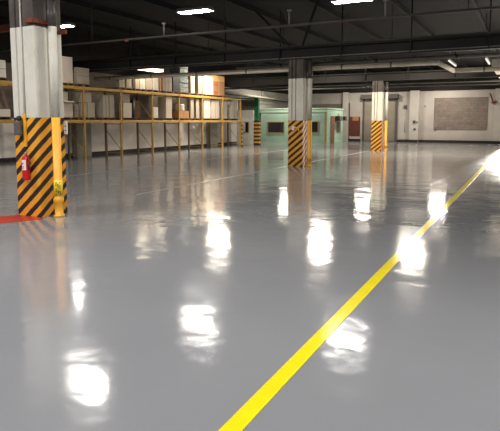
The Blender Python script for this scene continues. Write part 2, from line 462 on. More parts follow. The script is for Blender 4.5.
pipe(-7.375, 6.74, 'thick yellow and white pipe on the nearest column with a taped label', .075, ZS, ZT, True)
column(-7.98, 18.4, 'middle-distance striped column near the centre of the hall', 'mid', ZT-.06, ZS-.04, False)
pipe(-7.21, 18.62, 'yellow and white pipe on the right of the middle striped column', .085, ZS-.04, ZT-.06, False)
column(-7.92, 30.2, 'farthest striped column, standing before the grey roller shutter', 'far', ZT, ZS-.04, False)
pipe(-7.15, 30.42, 'yellow and white pipe on the right of the farthest striped column', .085, ZS-.04, ZT, False)

# rusty angle irons at the paint line of the left column
tag(MB().box(-7.70, -7.51, 6.44, 6.498, 3.37, 3.44).box(-7.553, -7.51, 6.499, 6.95, 3.37, 3.44).build('steel_angle', M['rust']),
    'rusty red angle iron bolted round the top of the nearest column', 'bracket')
tag(MB().box(-7.553, -7.34, 7.0, 7.04, 3.24, 3.31).build('steel_angle', M['rust']),
    'short rusty red angle iron behind the pipe of the nearest column', 'bracket')
# rusty beam passing behind the left column
tag(MB().box(XL+.33, -9.3, 7.9, 8.0, 3.62, 3.76).build('steel_beam', M['rust']),
    'rusty orange steel rail reaching left behind the nearest column', 'beam')
# conduit + box + extinguisher on the front of the left column
fy = 6.5
t = thing('wiring_conduit', (-7.84, fy, 1.2), 'thin vertical conduit down the face of the nearest striped column', 'conduit')
tag(MB().tube((-7.85, fy-.016, 1.83), (-7.85, fy-.016, 3.9), .014, n=10).build('upper_conduit', M['white'], t), 'off-white upper conduit', None)
tag(MB().box(-7.88, -7.83, fy-.032, fy-.002, 1.25, 1.83).build('lower_conduit', M['yel'], t), 'yellow lower conduit', None)
t = thing('utility_box', (-7.97, fy-.06, 1.5), 'small dark grey box with black cap on the nearest striped column', 'box')
MB().box(-8.04, -7.89, fy-.11, fy-.004, 1.45, 1.70, bev=.012).build('box_body', M['dkgrey'], t)
b = MB(); b.lathe(-7.95, fy-.057, [(.035, 1.702), (.045, 1.72), (.045, 1.77), (.02, 1.79)])
b.build('cap', M['black'], t)
MB().path([(-7.885, fy-.04, 1.7), (-7.875, fy-.05, 1.55), (-7.88, fy-.045, 1.40)], .008, 8).build('cable', M['black'], t)
ex, ey = -7.785, fy-.098
t = thing('fire_extinguisher', (ex, ey, .72), 'red fire extinguisher hanging on the nearest striped column', 'fire extinguisher')
MB().lathe(ex, ey, [(.06, .72), (.073, .73), (.075, .76), (.075, 1.07), (.068, 1.11), (.045, 1.145), (.028, 1.155), (.026, 1.17)], 24).build('cylinder', M['redgloss'], t)
b = MB(); b.lathe(ex, ey, [(.02, 1.165), (.024, 1.17), (.024, 1.20), (.014, 1.21)]); b.box(ex-.01, ex+.07, ey-.012, ey+.012, 1.195, 1.21)
b.bar((ex-.01, ey, 1.205), (ex+.075, ey, 1.24), .02, .008)
b.build('valve', M['brass'], t)
MB().path([(ex+.02, ey, 1.19), (ex+.075, ey-.02, 1.16), (ex+.088, ey-.02, 1.05), (ex+.085, ey-.01, .90)], .009, 8).build('hose', M['black'], t)
# label wraps the front of the cylinder
b = MB(); n = 10; r = .0765
vs = []
for k in range(n+1):
    a = -PI*.70 + k*(PI*.48)/n
    vs.append((b.bm.verts.new((ex+r*math.cos(a), ey+r*math.sin(a), .90)), b.bm.verts.new((ex+r*math.cos(a), ey+r*math.sin(a), 1.08))))
for a, c in zip(vs, vs[1:]): b.bm.faces.new((a[0], c[0], c[1], a[1]))
lab = b.build('label_sticker', M['paper'], t)
b = MB(); b.box(ex-.02, ex+.015, ey-.0785, ey-.070, 1.0, 1.03); b.box(ex-.025, ex+.02, ey-.0795, ey-.07, .93, .945); b.box(ex-.025, ex+.02, ey-.0795, ey-.07, .96, .97)
build_each(b, 'label_print', M['redgloss'], lab)
MB().box(ex-.03, ex+.03, ey+.07, fy-.003, 1.0, 1.05).build('wall_bracket', M['black'], t)
t.location.z -= .055; t.scale = (.88, .88, 1.)
t.location.y += .01
# small sign on the right of the left column
t = thing('notice_plate', (-7.4, 6.9, 1.5), 'small pale notice plate fixed beside the nearest column pipe', 'sign')
MB().box(-7.553, -7.47, 7.085, 7.099, 1.46, 1.70).build('plate', M['paper'], t)
b = MB()
for k in range(2): b.box(-7.53, -7.49, 7.081, 7.085, 1.52+k*.08, 1.535+k*.08)
build_each(b, 'lettering', M['ink'], t)
# bent paper tag on the middle column
t = thing('notice_plate', (-7.75, 18.39, 1.4), 'small white tag on the face of the middle striped column', 'sign')
MB().box(-7.83, -7.72, 18.375, 18.398, 1.36, 1.50, rot=Matrix.Rotation(.3, 3, 'Y')).build('plate', M['paper'], t)
MB().path([(-7.70, 18.38, 1.48), (-7.55, 18.37, 1.40), (-7.52, 18.37, 1.25), (-7.62, 18.37, 1.12)], .022, 8).build('strap', M['yel'], t)

# ------------------------------------------------------------------ pipes and ducts under the roof
def hangers(b, xs, y, z, top=ZC):
    for x in xs: b.tube((x, y, z), (x, y, top), .012, n=6)
t = thing('sprinkler_pipe', (0, 12., 4.), 'thin dark sprinkler pipe hung nearest, with short hangers and red caps', 'pipe')
MB().tube((XL, 12, 4.02), (XR, 12, 3.94), .028, n=10).build('pipe_run', M['pipedk'], t)
b = MB()
for x in (-8.9, -5.2, -2.9, .5, -14.): b.tube((x, 12, 3.98), (x, 12, 4.32), .02, n=8); b.box(x-.05, x+.05, 11.97, 12.03, 4.32, 4.35)
build_each(b, 'riser', M['pipe'], t)
b = MB()
for x in (-3.9, -10.2): b.tube((x-.05, 12, 3.965), (x+.05, 12, 3.965), .034, n=10)
build_each(b, 'red_cap', M['rust'], t)
b = MB(); hangers(b, (-16, -11.5, -7, -1.2, 3), 12, 4.0); build_each(b, 'hanger_rod', M['steel'], t)
t = thing('sprinkler_pipe', (0, 10.2, 4.4), 'short dark sprinkler branch high at the right with a stub end', 'pipe')
MB().tube((-3.0, 10.2, 4.06), (XR, 10.2, 4.2), .026, n=10).build('pipe_run', M['pipe'], t)
b = MB(); hangers(b, (-2.2, 2.5), 10.2, 4.08); build_each(b, 'hanger_rod', M['steel'], t)
t = thing('conduit_run', (0, 18.42, 4.46), 'thin conduit clipped along the top of the roof beam over the middle column', 'pipe')
MB().tube((XL, 18.5, 4.452), (XR, 18.5, 4.452), .03, n=10).build('pipe_run', M['pipedk'], t)
t = thing('conduit_run', (0, 18.3, 4.2), 'second thin conduit along the middle of the roof beam over the middle column', 'pipe')
MB().tube((XL, 18.5, 4.022), (XR, 18.5, 4.022), .022, n=10).build('pipe_run', M['pipe'], t)
# cream pipe with an offset bend
t = thing('insulated_pipe', (0, 19.5, 3.68), 'long cream insulated pipe with an angled offset, behind the middle column', 'pipe')
ZP = 3.69
MB().path([(-18.4, 19.28, ZP), (-2.83, 19.28, ZP), (-2.72, 22.7, ZP), (6.5, 22.7, ZP)], .088, 16).build('pipe_run', M['duct'], t)
b = MB()
for x in (-17.4, -15, -12.6, -10.2, -6.2, -4.4): b.tube((x-.03, 19.28, ZP), (x+.03, 19.28, ZP), .095, n=16)
for x in (-1.6, 1.2): b.tube((x-.03, 22.7, ZP), (x+.03, 22.7, ZP), .095, n=16)
build_each(b, 'pipe_band', M['pipe'], t)
b = MB(); hangers(b, (-16, -12, -8.6, -4.4), 19.28, ZP+.1); hangers(b, (-1.6, 2.5), 22.7, ZP+.1); build_each(b, 'hanger_rod', M['steel'], t)
t = thing('steel_pipe', (0, 19.1, 3.8), 'straight grey steel pipe above the cream one, right of the middle column', 'pipe')
MB().tube((-10.6, 19.15, 3.84), (XR, 19.15, 3.84), .062, n=14).build('pipe_run', M['pipe'], t)
b = MB()
for x in (-8.6, -4.9, -2.2, .6): b.tube((x-.05, 19.15, 3.84), (x+.05, 19.15, 3.84), .078, n=14)
build_each(b, 'coupling', M['pipedk'], t)
t = thing('air_duct', (-1.4, 24, 4.2), 'cream rectangular duct end near the ceiling at the right edge', 'duct')
b = MB(); b.box(-1.55, -.75, 27., 33., 4.05, 4.45, bev=.02); b.build('duct_body', M['duct'], t)
b = MB(); b.box(-1.6, -.7, 26.95, 27.05, 4.0, 4.5); b.build('duct_flange', M['pil'], t)
b = MB(); hangers(b, (-1.5, -.9), 28, 4.45); hangers(b, (-1.5, -.9), 32, 4.45); build_each(b, 'hanger_rod', M['steel'], t)
t = thing('steel_pipe', (0, 31.4, 4.), 'grey pipe crossing the hall beyond the farthest column', 'pipe')
MB().tube((XL, 31.2, 3.86), (XR, 31.2, 3.80), .05, n=12).build('pipe_run', M['pipe'], t)
b = MB(); hangers(b, (-14, -9, -5.5, -2, 2), 31.2, 3.85); build_each(b, 'hanger_rod', M['steel'], t)
t = thing('steel_pipe', (0, 38, 4.), 'thin grey pipe crossing just before the far white wall', 'pipe')
MB().tube((XL, 39, 4.18), (XR, 39, 4.10), .05, n=12).build('pipe_run', M['pipe'], t)
b = MB(); hangers(b, (-16, -11, -6, -1, 3), 39, 4.15); build_each(b, 'hanger_rod', M['steel'], t)
# angled pale service pipe at the left by the rack end
t = thing('steel_pipe', (-19, 33, 3.6), 'sloping pale pipe along the left wall beyond the racking', 'pipe')
MB().tube((-18.8, 31.5, 3.72), (-18.8, 43.6, 3.45), .06, n=12).build('pipe_run', M['duct'], t)
MB().tube((-18.6, 31.5, 3.58), (-18.6, 43.6, 3.32), .035, n=12).build('cable_run', M['base'], t)
b = MB(); hangers(b, (-18.8,), 32, 3.72); hangers(b, (-18.8,), 38, 3.6); build_each(b, 'hanger_rod', M['steel'], t)
# diagonal braces to the middle column head
for s, lab in ((-1, 'dark diagonal roof brace rising left from the middle column head'), (1, 'dark diagonal roof brace rising right from the middle column head')):
    tag(MB().bar((-7.6+s*.25, 18.2, 4.42), (-7.6+s*1.3, 17.0, ZC-.02), .07, .07).build('roof_brace', M['steel']), lab, 'brace')

# ------------------------------------------------------------------ lamps
def lamp_mats():
    d = {}
    for k, (c, s) in {'near': ((1., .945, .87), 100.), 'dim': ((1., .95, .89), 50.), 'over': ((1., .97, .96), 215.), 'mid': ((1., .90, .75), 370.), 'far': ((1., .90, .77), 230.), 'rack': ((1., .80, .55), 75.), 'strip': ((1., .93, .84), 1.1)}.items():
        d[k] = emit('lamp_' + k, c, s)
    return d
LM = lamp_mats()
def only_below(o):
    """the lens glows on its underside; its rim is plain housing metal"""
    o.data.materials.append(M['alum'])
    for p in o.data.polygons: p.material_index = 0 if p.normal.z < -.5 else 1
    return o
def high_bay(x, y, z, label, kind, L=1.15, W=.34):
    t = thing('ceiling_light', (x, y, z), label, 'ceiling light', 'ceiling lights')
    b = MB(); b.box(x-L/2-.03, x+L/2+.03, y-W/2-.03, y+W/2+.03, z+.035, z+.10, bev=.02)
    b.box(x-L/2-.03, x+L/2+.03, y-W/2-.03, y-W/2-.005, z-.01, z+.04); b.box(x-L/2-.03, x+L/2+.03, y+W/2+.005, y+W/2+.03, z-.01, z+.04)
    b.box(x-L/2-.03, x-L/2-.005, y-W/2, y+W/2, z-.01, z+.04); b.box(x+L/2+.005, x+L/2+.03, y-W/2, y+W/2, z-.01, z+.04)
    b.build('housing', M['alum'], t)
    only_below(MB().box(x-L/2, x+L/2, y-W/2, y+W/2, z-.012, z+.03).build('diffuser', LM[kind], t))
    b = MB()
    for s in (-1, 1): b.tube((x+s*L*.35, y, z+.1), (x+s*L*.35, y, ZC), .006, n=6)
    build_each(b, 'hanging_wire', M['steel'], t)
    return t
ZL = 5.25
high_bay(-9.78, 14.9, ZL, 'bright long ceiling light right of the nearest column, wholly in view', 'near', W=.40)
high_bay(-15.6, 14.9, ZL, 'small bright ceiling light peeping out beside the top of the nearest column', 'near', L=.6)
high_bay(-4.8, 15.75, ZL, 'ceiling light cut by the top edge right of centre', 'dim')
for x, y, z, k, lab in (
    (-10.1, 9.94, ZL, 'near', 'ceiling light out of view whose glare lies lowest on the floor at left'),
    (-4.75, 8.2, ZL, 'near', 'added ceiling light out of view above the near floor, left of the yellow line'),  # unseen lamp, added for light on the near floor
    (-10.1, 27.8, ZL, 'mid', 'ceiling light behind the roof beam, left of its neighbour beyond the middle column'),
    (-5.07, 27.9, ZL, 'mid', 'ceiling light behind the roof beam whose glare crosses the yellow line'),
    (-15.8, 26.2, ZL, 'mid', 'ceiling light behind the roof beam nearest the pallet racking'),
    (-11.3, 41., 5.1, 'far', 'ceiling light before the roller shutter hidden by the last roof beam'),
    (-5.75, 41.5, 4.95, 'far', 'ceiling light before the bricked up opening hidden by the last roof beam'),
    (-16.2, 37.2, 4.8, 'far', 'ceiling light above the mint green office front'),
    (.9, 15., ZL, 'near', 'added ceiling light out of view right of the yellow line'),  # from here on: unseen lamps added to brighten the hall and near floor
    (.9, 27.9, ZL, 'mid', 'added far ceiling light out of view right of the yellow line'),
    (.9, 3.5, ZL, 'over', 'added unseen ceiling light overhead right of the yellow line'),
    (-4.7, 3.5, ZL, 'over', 'added unseen ceiling light overhead left of the yellow line'),
    (-10.1, 3.5, ZL, 'over', 'added ceiling light out of view before the nearest column'),
    (-4.7, -2.5, ZL, 'over', 'added unseen ceiling light behind the viewer left of the yellow line'),
    (.9, -2.5, ZL, 'over', 'added unseen ceiling light behind the viewer right of the yellow line'),
    ):
    high_bay(x, y, z, lab, k)
# lamp over the racking and the two slim strips at the right
def strip(x, y0, y1, z, label, kind, w=.08):
    t = thing('strip_light', (x, (y0+y1)/2, z), label, 'ceiling light', 'strip lights')
    MB().box(x-w/2, x+w/2, y0, y1, z+.03, z+.1).build('housing', M['alum'], t)
    MB().box(x-w/2+.01, x+w/2-.01, y0+.02, y1-.02, z-.02, z+.03).build('tube', LM[kind], t)
    b = MB()
    for y in (y0+.3, y1-.3): b.tube((x, y, z+.1), (x, y, ZC), .006, n=6)
    build_each(b, 'hanging_wire', M['steel'], t)
strip(-3.42, 26.6, 29.4, 4.5, 'left one of two slim white strip lights at the upper right', 'strip')
strip(-1.83, 26.6, 29.2, 4.5, 'right one of two slim white strip lights at the upper right', 'strip')
t = thing('work_light', (-16.6, 21.1, 4.3), 'wide bright white light hanging over the cartons on the top rack shelf', 'ceiling light')
MB().box(-16.85, -16.35, 20.05, 22.0, 4.26, 4.34, bev=.01).build('housing', M['alum'], t)
MB().box(-16.82, -16.38, 20.08, 21.97, 4.16, 4.26).build('diffuser', emit('lamp_work', (1., .86, .62), 9.), t)
b = MB()
for y in (20.6, 21.6): b.tube((-16.6, y, 4.34), (-16.6, y, ZC), .008, n=6)
build_each(b, 'hanging_wire', M['steel'], t)

# ------------------------------------------------------------------ pallet racking
XF, XB = -17.0, -17.95
ys = [12.4 + 2.35*k for k in range(9)]
ZM, ZTOP = 1.68, 3.10
rack = thing('pallet_rack', (XF, ys[0], 0), 'long yellow two-level pallet rack standing along the left wall', 'rack')
for i, y in enumerate(ys):
    for x, m in ((XF, M['rackpost']), (XB, M['rackrear'])):
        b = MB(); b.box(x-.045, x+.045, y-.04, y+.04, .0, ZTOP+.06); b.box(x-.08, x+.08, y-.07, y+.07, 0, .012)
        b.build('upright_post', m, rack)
    b = MB()
    for z0, z1 in ((1.25, .35),) + (((ZTOP-.25, ZM+.15),) if i == 4 else ()):
        b.bar((XB+.045, y, z0), (XF-.045, y, z1), .03, .03)
    b.bar((XB+.045, y, .2), (XF-.045, y, .2), .03, .03); b.bar((XB+.045, y, ZM-.12), (XF-.045, y, ZM-.12), .03, .03)
    build_each(b, 'frame_brace', M['rackpost'], rack)
for i in range(8):
    for z in (ZM, ZTOP):
        for x in (XF, XB):
            b = MB(); sgn = 1 if x == XF else -1
            hh = .06 if not (i == 7 and z == ZTOP) else .035
            b.box(x-.03+sgn*.02, x+.03+sgn*.02, ys[i]+.041, ys[i+1]-.041, z-hh, z+hh, bev=.008)
            b.box(x-.03+sgn*.025, x+.035+sgn*.025, ys[i]+.03, ys[i]+.055, z-.1, z+.1)
            b.box(x-.03+sgn*.025, x+.035+sgn*.025, ys[i+1]-.055, ys[i+1]-.03, z-.1, z+.1)
            b.build('load_beam', M['rackyel'], rack)
        b = MB()
        for q in range(3):
            y = ys[i] + .55 + q*.62
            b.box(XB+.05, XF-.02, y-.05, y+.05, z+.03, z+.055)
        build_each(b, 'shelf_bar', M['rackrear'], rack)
# striped guard at the rack's far end
t = thing('post_guard', (-16.9, 31.2, 0), 'yellow and black banded guard on the far end post of the rack', 'guard')
MB().box(-16.915, -16.85, 31.14, 31.26, 0, 1.62, bev=.01).build('guard_body', M['haz2'], t)

def pallet(y0, y1, zb, label, x0=XB+.05, x1=XF-.05):
    h = .115
    t = thing('pallet', (x0, y0, zb), label, 'pallet', 'wooden pallets on the rack')
    b = MB(); n = 6
    for k in range(n):
        xa = x0 + (x1-x0)*k/n; b.box(xa+.01, xa+(x1-x0)/n-.01, y0, y1, zb+h-.022, zb+h)
    build_each(b, 'deck_board', M['wood'], t)
    w = min(.09, (y1-y0)*.2)
    b = MB()
    for yc in (y0+w/2, (y0+y1)/2, y1-w/2):
        b.box(x0, x1, yc-w/2, yc+w/2, zb+.02, zb+h-.022)
    build_each(b, 'stringer', M['wood'], t)
    b = MB()
    for k in (0, 2.5, 5):
        xa = x0 + (x1-x0)*k/n; b.box(xa+.01, xa+(x1-x0)/n-.01, y0, y1, zb, zb+.02)
    build_each(b, 'bottom_board', M['wood'], t)
    return t
def carton(name, y0, y1, z0, z1, depth, m, label, cat='box', seams='h', group='cartons on the rack', xf=XF-.06):
    """box with its face at xf; flap joint, tape and seams"""
    t = thing(name, ((xf-depth/2), (y0+y1)/2, z0), label, cat, group)
    MB().box(xf-depth, xf, y0+.006, y1-.006, z0, z1, bev=.006).build('carton_body', m, t)
    b = MB(); w = y1-y0; h = z1-z0
    if 'v' in seams: b.box(xf-.002, xf+.003, (y0+y1)/2-.01, (y0+y1)/2+.01, z0+.01, z1-.01)
    if 'h' in seams: b.box(xf-.002, xf+.003, y0+.01, y1-.01, z0+h*.5-.008, z0+h*.5+.008)
    if 'w' in seams:
        for f in (.27, .62): b.box(xf-.002, xf+.003, y0+w*f-.008, y0+w*f+.008, z0+.01, z1-.01)
    if len(b.bm.verts): b.build('seam', C['seam'], t)
    b = MB(); b.box(xf-depth*.55, xf-depth*.45, y0+.008, y1-.008, z1-.001, z1+.003); b.build('packing_tape', C['tape'], t)
    return t
def Yat(px, X=XF-.06): return on_x(px, 110, X).y
def Zat(px, py, X=XF-.06): return on_x(px, py, X).z
def dep(px0, px1):   # depth of a visible left side from px0 (rear) to px1 (front corner)
    Y = Yat(px1); return min(.82, max(.12, abs(Y*(ray(px0, 110).x/ray(px0, 110).y) - XF)))
MID = ZM + .062; TOP = ZTOP + .062; PH = .115
# top shelf: (side px, front px0, px1, top py or z, material, seams, label)
top = [
 (61, 63.5, 74.3, 57, 'cream', '', 'tall cream carton on the top shelf beside the nearest column'),
 (76, 78.5, 90.5, 68, 'beige', 'h', 'lower beige two-tier carton on the top shelf, right of the tall cream one'),
 (117, 120, 125.5, 76, 'beige', 'v', 'narrow beige carton leading the top shelf row under the cream pipe'),
 (126, 127, 132.5, 76.5, 'beige', '', 'second narrow beige carton in the top shelf row under the cream pipe'),
 (134, 136, 140, 76.5, 'cream', '', 'slim cream carton left of the brightly lit ones on the top shelf'),
 (140, 140.5, 146, 76, 'white', '', 'brightly lit white carton under the left half of the rack light'),
 (146, 146.5, 152.7, 76, 'cream', '', 'brightly lit peach cream carton under the middle of the rack light'),
 (152.8, 153.2, 159, 76, 'white', '', 'brightly lit white carton under the right half of the rack light'),
 (159, 160, 162, 76.5, 'kraft', '', 'very narrow orange-brown carton right of the brightly lit white ones'),
 (162, 163, 172.5, 76.8, 'taupe', 'w', 'wide taupe carton left of the dark wrapped stack on the top shelf'),
 (190, 191, 195, 76, 'beige', '', 'narrow beige carton right after the plastic-wrapped stack'),
 (196, 198.5, 203, 76, 'taupe', '', 'taupe carton between the wrapped stack and the bright yellow-topped carton'),
]
for s, a, bb, py, m, se, lab in top:
    y0, y1 = Yat(a), Yat(bb); z1 = Zat((a+bb)/2, py)
    carton('carton', y0, y1, TOP+PH, z1, dep(s, a), C[m], lab, seams=se)
# wrapped dark stack
y0, y1 = Yat(173.5), Yat(180.3)
carton('goods_stack', y0, y1, TOP+PH, Zat(177, 76), .5, C['dark'], 'black boxy goods at the middle of the top shelf', 'goods', seams='h', group=None)
y0, y1 = Yat(180.6), Yat(189.3)
t = thing('wrapped_stack', (XF-.4, (y0+y1)/2, TOP+PH), 'tall stack in shiny clear plastic wrap on the top shelf', 'goods')
b = MB(); zz = TOP+PH
for k in range(6):
    j = random.uniform(-.03, .03); z2 = zz + (Zat(185, 64)-TOP-PH)/6
    b.box(XF-.78, XF-.09+j, y0+.01, y1-.01, zz, z2-.004, bev=.03); zz = z2
b.build('wrapped_body', C['wrap'], t)
# bright carton with yellow rail on top
y0, y1 = Yat(206), Yat(213.3); zt = Zat(209, 76.2)
t = carton('carton', y0, y1, TOP+PH, zt, dep(204, 206), C['white'], 'tall pale carton capped with a yellow bar on the top shelf', seams='v')
MB().box(XF-.14, XF-.04, y0, y1, zt+.004, zt+.08, bev=.01).build('yellow_bar', M['rackyel'], t)
# two stacked kraft cartons with red print
y0, y1 = Yat(213.6), Yat(224.6); zmid = Zat(218, 81.5)
def kraft(z0, z1, lab, printed, mfront):
    t = thing('carton', (XF-.4, (y0+y1)/2, z0), lab, 'box', 'cartons on the rack')
    MB().box(XF-.8, XF-.06, y0, y1, z0, z1, bev=.006).build('carton_body', mfront, t)
    if printed:
        b = MB()
        w = y1-y0
        for f in (.12, .68):
            for q in range(3):
                b.box(XF-.062, XF-.056, y0+w*.06+q*w*.12, y0+w*.14+q*w*.12, z0+(z1-z0)*f, z0+(z1-z0)*(f+.14))
        [tag(q, 'blurred red print', None) for q in build_each(b, 'red_print', C['redink'], t)]
    b = MB(); b.box(XF-.062, XF-.056, y0+(y1-y0)*.46, y0+(y1-y0)*.5, z0, z1); b.build('packing_tape', C['tape'], t)
kraft(TOP+PH, zmid, 'brown carton with red print at the far end of the top shelf', True, C['kraft'])
kraft(zmid+.004, Zat(218, 75.8), 'plain amber-brown carton stacked on the red-printed one', False, C['amber'])
# left of the near column
carton('carton', Yat(-14), Yat(8), TOP+PH, Zat(2, 60), .7, C['white'], 'white carton on the top shelf left of the nearest column', seams='h')
# mid shelf
B0 = MID + PH
mid = [
 (62, 63, 73, None, 101.5, 'cream', '', 'cream carton on the lower shelf just right of the nearest column, lid flap open'),
 (73.5, 74.6, 79, None, 104, 'taupe', 'h', 'small taupe carton tucked before the second visible rack post'),
 (80, 81.3, 87.3, None, 102.8, 'beige', '', 'left one of two beige cartons under a third on the lower shelf'),
 (87.3, 87.8, 95, None, 102.8, 'beige', '', 'right one of two beige cartons under a third on the lower shelf'),
 (97, 103, 109, None, 95.3, 'beige', 'v', 'tall beige carton with a pale lit side on the lower shelf'),
 (109, 109.5, 114.5, None, 95.3, 'beige', '', 'tall beige carton right of the one with the pale lit side'),
 (119.8, 123, 131.8, None, 102.8, 'cream', '', 'cream carton beside the black cylinder on the lower shelf'),
 (152.8, 153.4, 158.2, None, 107, 'white', '', 'low white carton on the lower shelf left of the tall grey-sided one'),
 (158.5, 166, 172, None, 97, 'cream', '', 'tall cream-fronted carton with a shaded side on the lower shelf'),
 (189.5, 190.5, 194, None, 98.4, 'beige', '', 'tall slim beige carton right of the brown carton and drum'),
 (195, 196, 199.4, None, 98.8, 'beige', '', 'second tall slim beige carton right of the brown carton and drum'),
 (201.5, 204, 210.2, None, 99, 'white', '', 'tall white carton on the lower shelf under the yellow-topped one'),
 (210.3, 211.5, 219.2, None, 100.5, 'cream', 'v', 'tall cream carton on the lower shelf under the kraft cartons'),
 (221.8, 223, 227.3, None, 101.6, 'grey', '', 'narrow grey carton in the last bay of the lower shelf'),
 (228, 231.5, 237.3, None, 101.8, 'grey', 'v', 'wider grey carton at the far end of the lower shelf'),
]
for s, a, bb, zb, py, m, se, lab in mid:
    carton('carton', Yat(a), Yat(bb), B0, Zat((a+bb)/2, py), dep(s, a), C[m], lab, seams=se)
MB_flap = MB().box(XF-.06, XF+.11, Yat(63), Yat(73), Zat(68, 101.5)-.015, Zat(68, 101.5)+.003, rot=Matrix.Rotation(.35, 3, 'Y'))
fl = [o for o in COL.objects if o.get('label', '').endswith('lid flap open')][0]
MB_flap.build('lid_flap', C['cream'], fl)
# upper boxes stacked on those
for a, bb, py0, py1, m, lab in ((63, 68.5, 101.3, 91.5, 'beige', 'grey-beige carton stacked on the open-flapped cream one'),
                              (81.5, 91.8, 102.5, 92.6, 'beige', 'beige carton laid across the two beige ones on the lower shelf'),
                              (121.5, 130.2, 102.5, 93.8, 'taupe', 'taupe carton stacked on the cream one beside the black cylinder')):
    z0 = Zat((a+bb)/2, py0) + .006
    base = {63: 101.5, 81.5: 102.8, 121.5: 102.8}[a]
    px = {63: 68, 81.5: 84.3, 121.5: 127.4}[a]
    z0 = Zat(px, base) + .006
    if a == 81.5: z0 = max(z0, Zat(91.4, 102.8) + .006)
    carton('carton', Yat(a), Yat(bb), z0, Zat((a+bb)/2, py1), .5, C[m], lab, seams='')
# black cylinder with cap
yc = (Yat(132.6)+Yat(136.5))/2; rr = (Yat(136.5)-Yat(132.6))/2*.9
t = thing('black_cylinder', (XF-.25, yc, B0), 'tall black drum with a wider cap on the lower shelf', 'drum')
MB().lathe(XF-rr-.08, yc, [(rr, B0), (rr, B0+.85)]).build('drum_body', M['black'], t)
MB().lathe(XF-rr-.08, yc-.04, [(rr*1.2, B0+.852), (rr*1.25, B0+.9), (rr*.9, B0+.96)]).build('cap', M['black'], t)
# dark boards standing further along
t = thing('wall_panel_stack', (XF-.7, (Yat(137)+Yat(149))/2, B0), 'stack of dark grey boards behind the bracing on the lower shelf', 'boards')
b = MB()
for k in range(4): b.box(XF-.80+k*.05, XF-.755+k*.05, Yat(139), Yat(149), B0, B0+.72+.05*k)
build_each(b, 'board', C['brown'], t)
# brown carton + white drum
carton('carton', Yat(178.3), Yat(189), B0, Zat(184, 111), .7, C['kraft'], 'squat brown carton under a white drum on the lower shelf', seams='v')
z0 = Zat(184, 111)+.006
ya, yb = Yat(180.2), Yat(187.2)
t = thing('white_drum', (XF-.4, (ya+yb)/2, z0), 'white wrapped drum sitting on the squat brown carton', 'drum')
rr = (yb-ya)/2*.92; hz = Zat(184, 104)-z0
MB().lathe(XF-.08-rr, (ya+yb)/2, [(rr*.97, z0), (rr, z0+.05), (rr*.98, z0+hz*.8), (rr*.9, z0+hz)], 24).build('drum_body', C['cream'], t)
MB().lathe(XF-.08-rr, (ya+yb)/2, [(rr*1.03, z0+hz*.78), (rr*1.03, z0+hz*.86)], 24).build('rim', C['white'], t)
# behind the near column: leaning planks and a white box
carton('carton', Yat(-14), Yat(10.5), B0, Zat(2, 109), .7, C['white'], 'low white carton on the lower shelf left of the nearest column', seams='')
for px, dx, lab in ((-4, .1, 'left leaning wooden plank on the rack, left edge of view'), (2.5, .25, 'middle leaning wooden plank on the rack left of the column'), (8.5, .15, 'right leaning wooden plank on the rack left of the column')):
    z0 = Zat(2, 109)+.008
    y = Yat(px)
    tag(MB().bar((XF-.12, y, z0+.02), (XF-.20, y-dx, ZTOP-.16), .05, .10).build('wooden_plank', M['plank']), lab, 'plank', 'leaning planks')
t = tag(MB().box(XF-.88, XF-.82, Yat(-12), Yat(9), B0, ZTOP-.2).build('brown_board', C['brown']), 'large dark brown board standing behind the leaning planks', 'board')
# pallets below everything (grouped by load)
pal = [(TOP, 62.5, 75.3, 'under the tall cream carton'), (TOP, 77.5, 91.5, 'under the two-tier beige carton'),
       (TOP, 118.5, 133, 'under the two narrow beige cartons by the cream pipe'), (TOP, 135, 146.2, 'under the first brightly lit cartons'),
       (TOP, 146.5, 159.6, 'under the last brightly lit cartons'), (TOP, 159.9, 172.9, 'under the wide taupe carton'),
       (TOP, 173.2, 189.8, 'under the dark goods and wrapped stack'), (TOP, 190.3, 203.6, 'under the narrow beige and taupe cartons'),
       (TOP, 205.5, 225.2, 'under the pale and kraft cartons at the far end'), (TOP, -14.5, 9.5, 'on the top shelf left of the nearest column'),
       (MID, 62, 79.4, 'on the lower shelf just right of the nearest column'), (MID, 80.6, 95.6, 'under the three beige cartons of the lower shelf'),
       (MID, 102, 115.3, 'under the tall beige cartons of the lower shelf'), (MID, 122.0, 149.3, 'under the cream carton and black cylinder'),
       (MID, 153., 172.6, 'under the low white and tall cream cartons'), (MID, 177.8, 189.7, 'under the squat brown carton'),
       (MID, 190.1, 199.9, 'under the two tall slim beige cartons'), (MID, 203., 220.2, 'under the tall white and cream cartons'),
       (MID, 222.4, 238, 'under the grey cartons in the last bay'), (MID, -14.5, 11., 'on the lower shelf left of the nearest column')]
for zb, a, bb, lab in pal:
    pallet(Yat(a), Yat(bb), zb, 'brown wooden pallet ' + lab)

